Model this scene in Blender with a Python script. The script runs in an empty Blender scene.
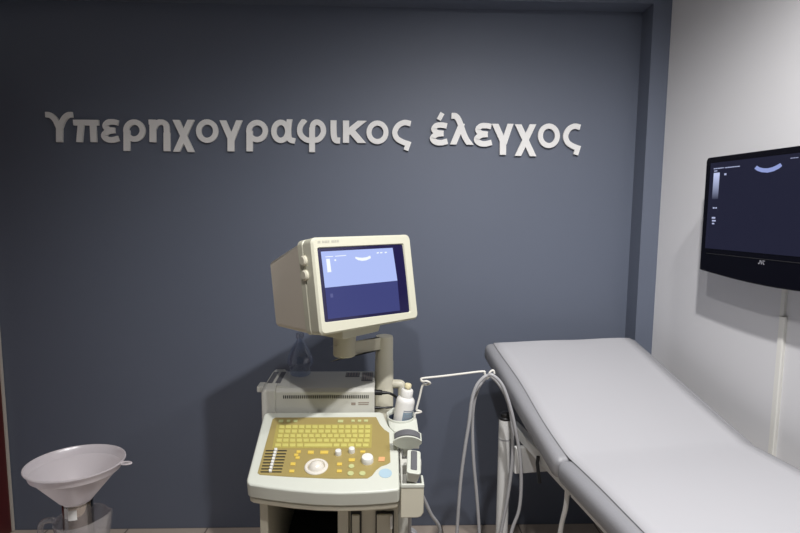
import bpy, bmesh, math, random
from mathutils import Vector, Matrix
random.seed(4)
PI = math.pi
S = bpy.context.scene
COL = S.collection

# ------------------------------------------------------------------ camera
F = 520.0
CAM = Vector((0, -2.41, 1.535))
RC = (Matrix.Rotation(-math.radians(1.8), 3, 'Z') @ Matrix.Rotation(PI/2-math.radians(6), 3, 'X')
      @ Matrix.Rotation(math.radians(0.45), 3, 'Z'))
cd = bpy.data.cameras.new('camera'); cam = bpy.data.objects.new('camera', cd); COL.objects.link(cam)
cam.matrix_world = Matrix.Translation(CAM) @ RC.to_4x4()
cd.sensor_fit = 'HORIZONTAL'; cd.sensor_width = 36; cd.lens = F/800*36
cd.clip_start = 0.02
S.camera = cam

def ray(px, py): return RC @ Vector(((px-400)/F, -(py-266.5)/F, -1))
def on_plane(px, py, P, n):
    d = ray(px, py); P = Vector(P); n = Vector(n)
    return CAM + d*((P-CAM).dot(n)/d.dot(n))
def onY(px, py, y): return on_plane(px, py, (0, y, 0), (0, 1, 0))
def onZ(px, py, z): return on_plane(px, py, (0, 0, z), (0, 0, 1))

# ------------------------------------------------------------------ materials
MATS = {}
def mat(name, col, rough=.5, metal=0, bump=0, bscale=60, var=0, spec=.5, coat=0, emit=None, estr=1, vscale=3):
    m = bpy.data.materials.new(name); m.use_nodes = True; MATS[name] = m
    nt = m.node_tree; b = nt.nodes['Principled BSDF']
    b.inputs['Base Color'].default_value = (*col, 1); b.inputs['Roughness'].default_value = rough
    b.inputs['Metallic'].default_value = metal; b.inputs['Specular IOR Level'].default_value = spec
    b.inputs['Coat Weight'].default_value = coat
    tc = nt.nodes.new('ShaderNodeTexCoord')
    if var:
        n = nt.nodes.new('ShaderNodeTexNoise'); n.inputs['Scale'].default_value = vscale; n.inputs['Detail'].default_value = 4
        r = nt.nodes.new('ShaderNodeMapRange'); r.inputs[3].default_value = 1-var; r.inputs[4].default_value = 1+var
        mx = nt.nodes.new('ShaderNodeVectorMath'); mx.operation = 'SCALE'
        mx.inputs[0].default_value = col
        nt.links.new(tc.outputs['Object'], n.inputs['Vector']); nt.links.new(n.outputs['Fac'], r.inputs[0])
        nt.links.new(r.outputs[0], mx.inputs['Scale']); nt.links.new(mx.outputs[0], b.inputs['Base Color'])
    if bump:
        n2 = nt.nodes.new('ShaderNodeTexNoise'); n2.inputs['Scale'].default_value = bscale; n2.inputs['Detail'].default_value = 3
        bp = nt.nodes.new('ShaderNodeBump'); bp.inputs['Strength'].default_value = bump; bp.inputs['Distance'].default_value = .004
        nt.links.new(tc.outputs['Object'], n2.inputs['Vector']); nt.links.new(n2.outputs['Fac'], bp.inputs['Height'])
        nt.links.new(bp.outputs[0], b.inputs['Normal'])
    if emit:
        b.inputs['Emission Color'].default_value = (*emit, 1); b.inputs['Emission Strength'].default_value = estr
    return m
def clear_mat(name, tint, milk, milkcol, rough=.15, gloss=.08, thru=.4):
    m = bpy.data.materials.new(name); m.use_nodes = True; nt = m.node_tree; nt.nodes.clear()
    o = nt.nodes.new('ShaderNodeOutputMaterial'); t = nt.nodes.new('ShaderNodeBsdfTransparent'); t.inputs[0].default_value = (*tint, 1)
    d = nt.nodes.new('ShaderNodeBsdfDiffuse'); d.inputs[0].default_value = (*milkcol, 1)
    tl = nt.nodes.new('ShaderNodeBsdfTranslucent'); tl.inputs[0].default_value = (*milkcol, 1)
    dm = nt.nodes.new('ShaderNodeMixShader'); dm.inputs[0].default_value = thru
    g = nt.nodes.new('ShaderNodeBsdfGlossy'); g.inputs[0].default_value = (1, 1, 1, 1); g.inputs[1].default_value = rough
    lw = nt.nodes.new('ShaderNodeLayerWeight'); lw.inputs[0].default_value = .35
    mr = nt.nodes.new('ShaderNodeMapRange'); mr.inputs[3].default_value = gloss; mr.inputs[4].default_value = .45
    m1 = nt.nodes.new('ShaderNodeMixShader'); m1.inputs[0].default_value = milk
    m2 = nt.nodes.new('ShaderNodeMixShader')
    L = nt.links.new
    L(d.outputs[0], dm.inputs[1]); L(tl.outputs[0], dm.inputs[2])
    L(t.outputs[0], m1.inputs[1]); L(dm.outputs[0], m1.inputs[2])
    L(lw.outputs['Facing'], mr.inputs[0]); L(mr.outputs[0], m2.inputs[0])
    L(m1.outputs[0], m2.inputs[1]); L(g.outputs[0], m2.inputs[2]); L(m2.outputs[0], o.inputs[0])
    return m

M_blue = mat('slate_paint', (.124, .143, .190), .55, bump=.05, bscale=220, var=.04, vscale=2)
M_white = mat('white_paint', (.68, .675, .685), .6, bump=.04, bscale=200)
M_ceil = mat('ceiling_paint', (.78, .78, .77), .7)
M_door = mat('red_brown_wood', (.085, .010, .009), .4, var=.25, vscale=9)
M_lit_edge = mat('lit_edge_strip', (.55, .50, .44), .5)  # highlight of the door edge, put into the colour
M_letter = mat('letter_white', (.88, .87, .85), .5, bump=.05)
M_ivory = mat('ivory_plastic', (.60, .59, .47), .42, bump=.03, bscale=300)
M_shell = mat('console_white_plastic', (.66, .68, .60), .38, bump=.02, bscale=300)
M_beige = mat('beige_plastic', (.63, .60, .48), .45, bump=.03, bscale=300)
M_grey_pl = mat('grey_beige_plastic', (.60, .595, .54), .45, bump=.03, bscale=300)
M_case = mat('casing_ivory_grey', (.74, .68, .57), .5, bump=.03, bscale=300)
M_taupe = mat('taupe_plastic', (.30, .25, .21), .5, bump=.03, bscale=300)
M_gold = mat('gold_membrane', (.37, .29, .105), .4, var=.05, vscale=20)
M_key = mat('yellow_green_key', (.60, .55, .16), .45, var=.08, vscale=30)
M_keyy = mat('amber_key', (.74, .54, .10), .45)
M_keyg = mat('pale_green_key', (.55, .58, .27), .45)
M_keyo = mat('orange_key', (.78, .42, .20), .45)
M_line = mat('dark_legend_print', (.13, .10, .03), .6)
M_slot = mat('dark_slot', (.02, .02, .018), .6)
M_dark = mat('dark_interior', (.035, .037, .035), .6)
M_knob = mat('white_knob', (.80, .80, .76), .35)
M_ball = mat('trackball_white', (.78, .74, .66), .2, coat=.4)
M_sticker = mat('pale_blue_sticker', (.42, .57, .66), .5)
M_black = mat('black_rubber', (.012, .012, .013), .4)
M_gloss = mat('gloss_black', (.003, .003, .006), .2, spec=.14)
M_crt = mat('crt_glass', (.012, .010, .045), .12, emit=(.02, .015, .12), estr=.06)
M_steel = mat('chrome', (.55, .53, .52), .12, metal=1)
M_wire = mat('white_wire', (.78, .76, .70), .4)
M_cable = mat('grey_cable', (.40, .40, .41), .45)
M_lens = mat('grey_lens', (.13, .13, .14), .5)
M_probe = mat('probe_white', (.62, .64, .56), .4)
M_bottle = mat('bottle_white', (.80, .79, .76), .35)
M_lab = mat('blue_label', (.24, .31, .38), .5, var=.35, vscale=60)
M_cap = mat('cream_cap', (.80, .72, .46), .4)
M_well = mat('dark_blue_well', (.06, .075, .12), .45)
M_pad = mat('grey_vinyl', (.27, .27, .285), .45, bump=.12, bscale=180)
M_metal = mat('white_enamel', (.76, .76, .74), .4)
M_paper = mat('paper', (.430, .428, .446), .7, bump=.10, bscale=9)
M_race = mat('raceway_white', (.74, .73, .68), .45)
M_stool = mat('stool_laminate', (.35, .25, .17), .5, var=.2, vscale=12)
M_funnel = clear_mat('funnel_plastic', (.95, .93, .95), .86, (.92, .88, .90), .25, .04, .62)
M_jug = clear_mat('jug_plastic', (.90, .90, .92), .22, (.75, .74, .76), .2, .05)
M_clear = clear_mat('clear_bottle', (.78, .82, .90), .06, (.5, .55, .65), .1, .05)

def emat(name, col, strength):
    m = bpy.data.materials.new(name); m.use_nodes = True; b = m.node_tree.nodes['Principled BSDF']
    b.inputs['Base Color'].default_value = (.004, .004, .005, 1); b.inputs['Roughness'].default_value = .2; b.inputs['Specular IOR Level'].default_value = .1
    b.inputs['Emission Color'].default_value = (*col, 1); b.inputs['Emission Strength'].default_value = strength
    return m
E_top = emat('screen_bright', (.46, .56, .98), .95)
E_low = emat('screen_dim', (.050, .058, .20), 1.0)
E_white = emat('screen_white', (.90, .95, 1.0), 1.05)
E_tv = emat('tv_screen_blue', (.0125, .0135, .032), 1.0)
E_arc = emat('tv_scan_glow', (.28, .34, .66), 1.0)
E_txt = emat('tv_text', (.42, .46, .68), 1.0)
E_dim = emat('screen_spot', (.11, .12, .30), 1.0)
def gradient_emat(name, c0, c1, z0, z1):
    m = emat(name, c0, 1); nt = m.node_tree
    g = nt.nodes.new('ShaderNodeNewGeometry'); s = nt.nodes.new('ShaderNodeSeparateXYZ')
    r = nt.nodes.new('ShaderNodeMapRange'); r.inputs[1].default_value = z0; r.inputs[2].default_value = z1
    cr = nt.nodes.new('ShaderNodeMixRGB'); cr.inputs[1].default_value = (*c0, 1); cr.inputs[2].default_value = (*c1, 1)
    nt.links.new(g.outputs['Position'], s.inputs[0]); nt.links.new(s.outputs['Z'], r.inputs[0]); nt.links.new(r.outputs[0], cr.inputs[0])
    nt.links.new(cr.outputs[0], nt.nodes['Principled BSDF'].inputs['Emission Color'])
    return m

# floor tiles
M_floor = bpy.data.materials.new('floor_tile'); M_floor.use_nodes = True
nt = M_floor.node_tree; b = nt.nodes['Principled BSDF']; b.inputs['Roughness'].default_value = .4
tc = nt.nodes.new('ShaderNodeTexCoord'); mp = nt.nodes.new('ShaderNodeMapping'); mp.inputs['Location'].default_value = (.09, .0, 0)
br = nt.nodes.new('ShaderNodeTexBrick'); br.offset = 0; br.inputs['Scale'].default_value = 1
br.inputs['Brick Width'].default_value = .38; br.inputs['Row Height'].default_value = .38; br.inputs['Mortar Size'].default_value = .004
br.inputs['Color1'].default_value = (.52, .44, .37, 1); br.inputs['Color2'].default_value = (.48, .41, .345, 1); br.inputs['Mortar'].default_value = (.17, .14, .12, 1)
nt.links.new(tc.outputs['Object'], mp.inputs[0]); nt.links.new(mp.outputs[0], br.inputs[0]); nt.links.new(br.outputs[0], b.inputs['Base Color'])

# ------------------------------------------------------------------ mesh helpers
WM = {}
def BM(): return bmesh.new()
def finish(name, bm, m, parent=None, smooth=False, bevel=0, seg=2, origin=None):
    bmesh.ops.recalc_face_normals(bm, faces=bm.faces)
    if parent is not None:
        W = WM[parent.name]
    else:
        if origin is None:
            xs = [v.co for v in bm.verts]
            origin = Vector(((min(c.x for c in xs)+max(c.x for c in xs))/2, (min(c.y for c in xs)+max(c.y for c in xs))/2, min(c.z for c in xs)))
        W = Matrix.Translation(origin)
    bm.transform(W.inverted())
    me = bpy.data.meshes.new(name); bm.to_mesh(me); bm.free()
    me.materials.append(m)
    if smooth:
        for p in me.polygons: p.use_smooth = True
    o = bpy.data.objects.new(name, me); COL.objects.link(o)
    if parent is not None: o.parent = parent
    else: o.matrix_world = W
    WM[o.name] = W
    if bevel:
        md = o.modifiers.new('bevel', 'BEVEL'); md.width = bevel; md.segments = seg; md.limit_method = 'ANGLE'; md.angle_limit = math.radians(40)
        for p in me.polygons: p.use_smooth = True
        md.harden_normals = True
    elif smooth:
        md = o.modifiers.new('edges', 'EDGE_SPLIT'); md.split_angle = math.radians(38)
    return o
def thing(name, label, cat, loc, group=None):
    o = bpy.data.objects.new(name, None); COL.objects.link(o); o.location = loc; o.empty_display_size = .05
    WM[o.name] = Matrix.Translation(Vector(loc)); tag(o, label, cat, group); return o
def tag(o, label, cat, group=None):
    o['label'] = label; o['category'] = cat
    if group: o['group'] = group
    return o
def struct(name, bm, m, **k):
    o = finish(name, bm, m, **k); o['kind'] = 'structure'; return o

def box(bm, lo, hi, M=None):
    vs = [bm.verts.new(Vector((x, y, z)) if M is None else M @ Vector((x, y, z))) for x in (lo[0], hi[0]) for y in (lo[1], hi[1]) for z in (lo[2], hi[2])]
    for f in ((0, 1, 3, 2), (4, 6, 7, 5), (0, 4, 5, 1), (2, 3, 7, 6), (0, 2, 6, 4), (1, 5, 7, 3)): bm.faces.new([vs[i] for i in f])
def hexa(bm, bot, top):
    b_ = [bm.verts.new(Vector(p)) for p in bot]; t_ = [bm.verts.new(Vector(p)) for p in top]; n = len(b_)
    bm.faces.new(b_[::-1]); bm.faces.new(t_)
    for i in range(n): bm.faces.new((b_[i], b_[(i+1) % n], t_[(i+1) % n], t_[i]))
prism = hexa
def frame_of(d):
    d = d.normalized(); a = Vector((0, 0, 1)) if abs(d.z) < .9 else Vector((1, 0, 0))
    x = d.cross(a).normalized(); return x, d.cross(x).normalized()
def tube(bm, pts, r, seg=10, caps=True):
    pts = [Vector(p) for p in pts]; n = len(pts); rings = []; x = None
    for i, p in enumerate(pts):
        d = (pts[min(i+1, n-1)]-pts[max(i-1, 0)]).normalized()
        if x is None: x, y = frame_of(d)
        else:
            x = (x-d*x.dot(d)).normalized(); y = d.cross(x)
        rr = r[i] if isinstance(r, (list, tuple)) else r
        rings.append([bm.verts.new(p+x*math.cos(2*PI*k/seg)*rr+y*math.sin(2*PI*k/seg)*rr) for k in range(seg)])
    for a, c in zip(rings, rings[1:]):
        for k in range(seg): bm.faces.new((a[k], a[(k+1) % seg], c[(k+1) % seg], c[k]))
    if caps: bm.faces.new(rings[0][::-1]); bm.faces.new(rings[-1])
def spline(pts, n=10):
    pts = [Vector(p) for p in pts]; out = []
    P = [pts[0]*2-pts[1]]+pts+[pts[-1]*2-pts[-2]]
    for i in range(1, len(P)-2):
        for k in range(n):
            t = k/n; a, b_, c, d = P[i-1], P[i], P[i+1], P[i+2]
            out.append(.5*((2*b_)+(c-a)*t+(2*a-5*b_+4*c-d)*t*t+(3*b_-a-3*c+d)*t**3))
    return out+[pts[-1]]
def lathe(bm, prof, M, seg=40, sx=1, close=False):
    rings = []
    for r, z in prof:
        rings.append([bm.verts.new(M @ Vector((r*math.cos(2*PI*k/seg)*sx, r*math.sin(2*PI*k/seg), z))) for k in range(seg)])
    pairs = list(zip(rings, rings[1:]))+([(rings[-1], rings[0])] if close else [])
    for a, c in pairs:
        for k in range(seg): bm.faces.new((a[k], a[(k+1) % seg], c[(k+1) % seg], c[k]))
    if not close:
        if prof[0][0] > 1e-6: bm.faces.new(rings[0][::-1])
        if prof[-1][0] > 1e-6: bm.faces.new(rings[-1])
    bmesh.ops.remove_doubles(bm, verts=bm.verts, dist=1e-6)
def T(*p): return Matrix.Translation(Vector(p))
def axes(o, x, y, z):
    return Matrix(((x[0], y[0], z[0], o[0]), (x[1], y[1], z[1], o[1]), (x[2], y[2], z[2], o[2]), (0, 0, 0, 1)))
def rrect(w, h, r, n=5):
    out = []
    for cx, cy, a0 in ((w/2-r, h/2-r, 0), (-w/2+r, h/2-r, 90), (-w/2+r, -h/2+r, 180), (w/2-r, -h/2+r, 270)):
        for k in range(n+1):
            a = math.radians(a0+90*k/n); out.append((cx+r*math.cos(a), cy+r*math.sin(a)))
    return out

# ------------------------------------------------------------------ room
CEIL = 2.72
u = Vector((.99, .139, 0)).normalized(); v = Vector((.139, -.99, 0)).normalized()     # the right wall opens out by 8 degrees
W0 = Vector((1.238, -.1, 0))
YF = -3.9
bm = BM(); box(bm, (-3.2, YF, -.1), (2.6, .15, 0)); struct('floor', bm, M_floor, origin=Vector((0, 0, 0)))
bm = BM(); box(bm, (-3.2, YF, CEIL), (2.6, .15, CEIL+.1)); struct('ceiling', bm, M_ceil)
bm = BM(); box(bm, (-1.95, 0, 0), (1.4, .15, CEIL)); struct('wall_back', bm, M_blue)
bm = BM(); box(bm, (-1.9, -.1, 2.435), (1.157, 0, CEIL)); struct('trim_1', bm, M_blue)          # beam above the recess
bm = BM(); box(bm, (1.157, -.1, 0), (1.238, 0, CEIL)); struct('trim_2', bm, M_blue)             # pilaster at the corner
bm = BM()
a, c = W0-v*.1, W0+v*3.85
prism(bm, [a, a+u*.12, c+u*.12, c], [p+Vector((0, 0, CEIL)) for p in (a, a+u*.12, c+u*.12, c)]); struct('wall_right', bm, M_white)
bm = BM(); box(bm, (-1.95, -1.0, 2.1), (-1.80, 0, CEIL)); box(bm, (-1.95, YF, 0), (-1.80, -1.0, CEIL)); struct('wall_left', bm, M_white)
bm = BM(); box(bm, (-1.86, -.95, 0.005), (-1.768, -.020, 2.09)); door = struct('door_1', bm, M_door)
bm = BM(); box(bm, (-1.80, -.019, 0.005), (-1.762, -.006, 2.09)); struct('lit_edge', bm, M_lit_edge)  # thin pale strip added to imitate light caught along the door edge
bm = BM(); tube(bm, [(-1.768, -.88, 1.0), (-1.73, -.88, 1.0), (-1.73, -.76, 1.0)], .01); finish('door_handle', bm, M_steel, parent=door, smooth=True)

# ------------------------------------------------------------------ wall lettering (strokes traced in crop pixels, scale 4)
def arc(cx, cy, rx, ry, a0=0, a1=360, n=28):
    return [(cx+rx*math.cos(math.radians(a0+(a1-a0)*k/n)), cy+ry*math.sin(math.radians(a0+(a1-a0)*k/n))) for k in range(n+1)]
def curve2(pts): return [(p.x, p.y) for p in spline([(x, y, 0) for x, y in pts], 6)]
C1, C2, C3 = (30, 95), (220, 95), (410, 95)
def eps(x0, x1, y0, y1):
    w, h = x1-x0, y1-y0; X = lambda t: x0+t*w; Y = lambda t: y0+t*h
    return [(curve2([(X(.97), Y(.15)), (X(.70), Y(.11)), (X(.40), Y(.13)), (X(.24), Y(.28)), (X(.40), Y(.43)), (X(.78), Y(.475))]), 23),
            (curve2([(X(.78), Y(.475)), (X(.40), Y(.52)), (X(.17), Y(.69)), (X(.34), Y(.85)), (X(.65), Y(.885)), (X(1), Y(.82))]), 24)]
def sig(x0, x1, y0, y1):
    w, h = x1-x0, y1-y0; X = lambda t: x0+t*w; Y = lambda t: y0+t*h
    return [(curve2([(X(.99), Y(.125)), (X(.66), Y(.09)), (X(.34), Y(.19)), (X(.17), Y(.40)), (X(.28), Y(.60)), (X(.58), Y(.72)), (X(.86), Y(.78))]), 23),
            ([(X(.90), Y(.70)), (X(.74), Y(.99))], 22)]
LET = [
 ('Υ', (50, 188), C1, [(curve2([(60, 78), (78, 80), (98, 97), (114, 130)]), 23), (curve2([(168, 78), (150, 80), (132, 97), (118, 130)]), 23), ([(116, 112), (116, 200)], 26)]),
 ('π', (98, 188), C1, [([(172, 110), (273, 110)], 24), ([(203, 110), (195, 200)], 25), ([(250, 110), (254, 200)], 26)]),
 ('ε', None, C1, eps(283, 353, 97, 190)),
 ('ρ', (90, 223), C1, [(arc(416, 142, 33, 34), 23), ([(386, 140), (386, 240)], 27)]),
 ('η', (97, 224), C1, [([(474, 108), (492, 108)], 21), ([(490, 98), (490, 188)], 27), (curve2([(494, 132), (505, 114), (525, 108), (542, 118), (546, 140), (547, 170)]), 24), ([(546.5, 150), (547, 240)], 28)]),
 ('χ', (99, 227), C1, [([(648, 88), (580, 238)], 26), ([(578, 88), (649, 238)], 27)]),
 ('ο', None, C1, [(arc(708, 144, 34, 37), 22)]),
 ('γ', (101, 225), C2, [([(6, 90), (46, 182)], 26), ([(82, 88), (45, 180)], 25), ([(43, 165), (43, 240)], 29)]),
 ('ρ', (90, 225), C2, [(arc(148, 144, 33, 34), 23), ([(118, 142), (118, 240)], 27)]),
 ('α', (97, 196), C2, [(arc(243, 145, 28, 36), 23), (curve2([(279, 90), (274, 130), (274, 160), (280, 178), (300, 184)]), 24)]),
 ('φ', (97, 228), C2, [(curve2([(340, 98), (321, 125), (321, 155), (342, 177), (367, 181), (395, 176), (413, 150), (408, 121), (388, 108), (372, 118), (368, 145)]), 23), ([(368, 130), (368, 240)], 25)]),
 ('ι', (101, 196), C2, [(curve2([(454, 90), (454, 140), (456, 165), (463, 180), (480, 182)]), 26)]),
 ('κ', (102, 191), C2, [([(504, 90), (504, 200)], 27), ([(508, 152), (580, 94)], 25), ([(518, 134), (576, 202)], 28)]),
 ('ο', None, C2, [(arc(630, 149, 34, 37), 22)]),
 ('ς', None, C2, sig(686, 764, 99, 222)),
 ('έ', None, C3, eps(78, 150, 110, 201)),
 ('λ', (70, 198), C3, [(curve2([(166, 83), (184, 85), (198, 106), (214, 152), (226, 178), (246, 206)]), 25), ([(209, 112), (167, 212)], 26)]),
 ('ε', None, C3, eps(254, 327, 112, 206)),
 ('γ', (115, 239), C3, [([(336, 104), (377, 196)], 26), ([(406, 104), (376, 194)], 25), ([(372, 178), (372, 250)], 28)]),
 ('χ', (117, 244), C3, [([(498, 106), (426, 256)], 26), ([(428, 106), (498, 256)], 26)]),
 ('ο', None, C3, [(arc(556, 163, 34, 39), 22)]),
 ('ς', None, C3, sig(611, 682, 113, 240)),
]
WORD = 'in the long first word of the wall sign'
LLAB = ['white capital letter Υ at the far left end of the wall sign',
 'white letter π, second letter after the capital of the wall sign', 'white letter ε between π and ρ in the first word of the wall sign',
 'white letter ρ between ε and η in the first word of the wall sign', 'white letter η between ρ and χ in the first word of the wall sign',
 'white letter χ just after η in the first word of the wall sign', 'white letter ο between χ and γ in the first word of the wall sign',
 'white letter γ in the first word of the wall sign', 'white letter ρ between γ and α in the first word of the wall sign',
 'white letter α, the only alpha of the wall sign', 'white letter φ, the only phi of the wall sign',
 'white letter ι, the only iota of the wall sign', 'white letter κ, the only kappa of the wall sign',
 'white letter ο after κ in the first word of the wall sign', 'white letter ς that ends the first word of the wall sign',
 'white letter έ with an accent, starting the second word of the wall sign', 'white letter λ, the only lambda of the wall sign',
 'white letter ε without accent, in the second word of the wall sign', 'white letter γ in the second word of the wall sign',
 'white letter χ in the second word of the wall sign', 'white letter ο in the second word of the wall sign',
 'white letter ς at the far right end of the wall sign']
LY0, LY1 = -.003, -.014
def ribbon(bm, pts, wid, org, dy):
    P = [onY(org[0]+x/4, org[1]+y/4, LY1) for x, y in pts]
    P = [Vector((p.x, p.z)) for p in P]; hw = wid/4*.00412/2
    closed = (P[0]-P[-1]).length < 1e-4
    if closed: P = P[:-1]
    n = len(P); L = []; Rr = []
    for i, p in enumerate(P):
        if closed: d = P[(i+1) % n]-P[i-1]
        else: d = P[min(i+1, n-1)]-P[max(i-1, 0)]
        d.normalize(); q = Vector((-d.y, d.x))*hw; L.append(p+q); Rr.append(p-q)
    F0 = [[bm.verts.new((q.x, LY1+dy, q.y)) for q in Q] for Q in (L, Rr)]
    B0 = [[bm.verts.new((q.x, LY0-dy, q.y)) for q in Q] for Q in (L, Rr)]
    for i in range(n if closed else n-1):
        j = (i+1) % n
        bm.faces.new((F0[0][i], F0[0][j], F0[1][j], F0[1][i])); bm.faces.new((B0[0][i], B0[1][i], B0[1][j], B0[0][j]))
        bm.faces.new((F0[0][i], B0[0][i], B0[0][j], F0[0][j])); bm.faces.new((F0[1][i], F0[1][j], B0[1][j], B0[1][i]))
    if not closed:
        for i in (0, n-1): bm.faces.new((F0[0][i], F0[1][i], B0[1][i], B0[0][i]))
for (ch, clip, org, strokes), lab in zip(LET, LLAB):
    me_t = bpy.data.meshes.new('stroke'); bm = BM()
    for i, (pts, wid) in enumerate(strokes):
        b1 = BM(); ribbon(b1, pts, wid, org, i*.00015)
        if clip:                                             # square the stroke ends along the line of the lettering
            for yy, sgn in ((clip[0], 1), (clip[1], -1)):
                g = b1.verts[:]+b1.edges[:]+b1.faces[:]
                r_ = bmesh.ops.bisect_plane(b1, geom=g, plane_co=onY(org[0]+pts[0][0]/4, org[1]+yy/4, LY1), plane_no=(0, 0, sgn), clear_outer=True)
                ed = [e for e in r_['geom_cut'] if isinstance(e, bmesh.types.BMEdge)]
                if ed: bmesh.ops.holes_fill(b1, edges=ed, sides=0)
        b1.to_mesh(me_t); b1.free(); bm.from_mesh(me_t)
    q_ = strokes[-1][0]; p0 = q_[len(q_)//2] if len(q_) > 2 else ((q_[0][0]+q_[1][0])/2, (q_[0][1]+q_[1][1])/2); p0 = onY(org[0]+p0[0]/4, org[1]+p0[1]/4, LY1)
    tube(bm, [(p0.x, LY0-.001, p0.z), (p0.x, 0, p0.z)], .004, 8)     # peg that holds the letter off the wall
    o = tag(finish('sign_letter', bm, M_letter), lab, 'letter', 'white letters of the wall sign')
    if ch == 'έ':
        bm = BM(); ribbon(bm, [(130, 72), (115, 99)], 20, org, 0); finish('accent_mark', bm, M_letter, parent=o)

# ------------------------------------------------------------------ wall monitor on the right wall
def onW(px, py, off): return on_plane(px, py, W0-u*off, u)
def wv(px, py, off):
    p = onW(px, py, off); return (p-W0).dot(v), p.z
def WP(vv, zz, off): return W0+v*vv-u*off+Vector((0, 0, zz))
OFF = .135
v0 = wv(704, 200, OFF)[0]; v1 = v0+.66; zt, zb = 1.737, 1.332
root = thing('wall_monitor', 'black flat monitor mounted on the white wall above the couch, showing a dark scan image', 'monitor', WP((v0+v1)/2, zb, .03))
out = []
n = 12
for k in range(n+1):
    t = k/n; out.append((v0+.004*(0)+(v1-v0)*t, zb-.022*math.sin(PI*t)))
out += [(v1+.004, zt-.012), (v1-.008, zt), (v0+.004, zt), (v0-.006+.004, zt-.012)]
bm = BM(); prism(bm, [WP(a, z, OFF-.05) for a, z in out], [WP(a, z, OFF) for a, z in out]); housing = finish('housing', bm, M_gloss, parent=root, bevel=.004)
sv0, sv1, sz0, sz1 = v0+.022, v1-.022, 1.413, 1.716
bm = BM(); prism(bm, [WP(a, z, OFF-.004) for a, z in ((sv0, sz0), (sv1, sz0), (sv1, sz1), (sv0, sz1))], [WP(a, z, OFF+.0012) for a, z in ((sv0, sz0), (sv1, sz0), (sv1, sz1), (sv0, sz1))])
scr = finish('screen', bm, E_tv, parent=root)
bm = BM(); tube(bm, [WP(v0+.03, sz0-.018, OFF+.0005), WP(v1-.03, sz0-.018, OFF+.0005)], .0012, 6); finish('bezel_line', bm, M_black, parent=housing)
def tvquad(bm, px0, py0, px1, py1, lift=.002):
    a0, z0 = wv(px0, py0, OFF); a1, z1 = wv(px1, py1, OFF); a0, a1 = min(a0, a1), max(a0, a1); z0, z1 = min(z0, z1), max(z0, z1)
    prism(bm, [WP(a, z, OFF+.001) for a, z in ((a0, z0), (a1, z0), (a1, z1), (a0, z1))], [WP(a, z, OFF+lift) for a, z in ((a0, z0), (a1, z0), (a1, z1), (a0, z1))])
def tvtext(name, runs, x, y0, gap, slope, h=1.1):
    bm = BM(); x0 = x; vs = []
    for w_ in runs: tvquad(bm, x, y0-(x-x0)*slope, x+w_, y0-h-(x-x0)*slope); x += w_+gap
    finish(name, bm, E_txt, parent=scr); return x
x = tvtext('text_line', (1.7, 1.4, 2.0, 1.6, 1.1), 714.2, 169.3, .5, .11)
tvtext('text_line', (2.3, 1.4, 2.4, 1.8, 2.2, 2.6), x+1, 168.2, .4, .11)
tvtext('text_line', (2.2, 1.6, 2.8), 791, 158.6, .6, .11, .9)
for q in ((714.6, 171.6, 717.6, 170.4), (713.2, 208.6, 715, 207.2), (715.8, 208.6, 717.2, 207.2), (712.2, 218.6, 715.6, 217), (712.4, 221.4, 716, 220), (712.4, 224.2, 714.6, 222.9)):
    bm = BM(); tvquad(bm, *q); finish('scale_label', bm, E_txt, parent=scr)
bm = BM(); tvquad(bm, 724.7, 175.3, 726.8, 173.2); finish('orientation_mark', bm, E_txt, parent=scr)
bm = BM(); tvquad(bm, 714.3, 173, 718.2, 199, .002); finish('grey_scale_bar', bm, gradient_emat('tv_bar', (.012, .013, .03), (.52, .58, .85), 1.585, 1.672), parent=scr)
# bright arc of the scan
bm = BM()
pa = [(755.0, 168.6), (757.5, 170.6), (762, 172.2), (768, 172.6), (774, 171.2), (779.3, 168.6), (782.5, 166)]
pb = [(757.4, 165.8), (760, 167.4), (764, 168.3), (768.5, 168.3), (773, 167.2), (777.4, 165.2), (780.8, 163.2)]
A = [WP(*wv(*p, OFF), OFF+.0022) for p in pa]; B = [WP(*wv(*p, OFF), OFF+.0022) for p in pb]
A2 = [p+u*.0012 for p in A]; B2 = [p+u*.0012 for p in B]
prism(bm, A2+B2[::-1], A+B[::-1]); finish('scan_arc', bm, E_arc, parent=scr)
# maker's mark
lm = mat('bezel_print', (.34, .34, .38), .5)
def seg_w(bm, pts, r=.0008):
    tube(bm, [WP(*p, OFF+.0012) for p in pts], r, 6)
lv, lz = wv(761.5, 262.4, OFF); h = .0062
bm = BM()
seg_w(bm, [(lv-.010+.005, lz+h), (lv-.005, lz-.3*h), (lv-.008, lz-h), (lv-.0105, lz-.4*h)])
seg_w(bm, [(lv-.002, lz+h), (lv+.001, lz-h), (lv+.004, lz+h)])
seg_w(bm, [(lv+.0125, lz+.7*h), (lv+.009, lz+h), (lv+.0065, lz), (lv+.009, lz-h), (lv+.0125, lz-.7*h)])
finish('bezel_mark', bm, lm, parent=housing)
bm = BM()
c = (v0+v1)/2
prism(bm, [WP(a, z, .0) for a, z in ((c-.06, 1.47), (c+.06, 1.47), (c+.06, 1.62), (c-.06, 1.62))], [WP(a, z, .012) for a, z in ((c-.06, 1.47), (c+.06, 1.47), (c+.06, 1.62), (c-.06, 1.62))])
tube(bm, [WP(c, 1.545, .01), WP(c, 1.545, OFF-.049)], .025, 16)
finish('wall_bracket', bm, M_black, parent=root, smooth=True)

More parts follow.
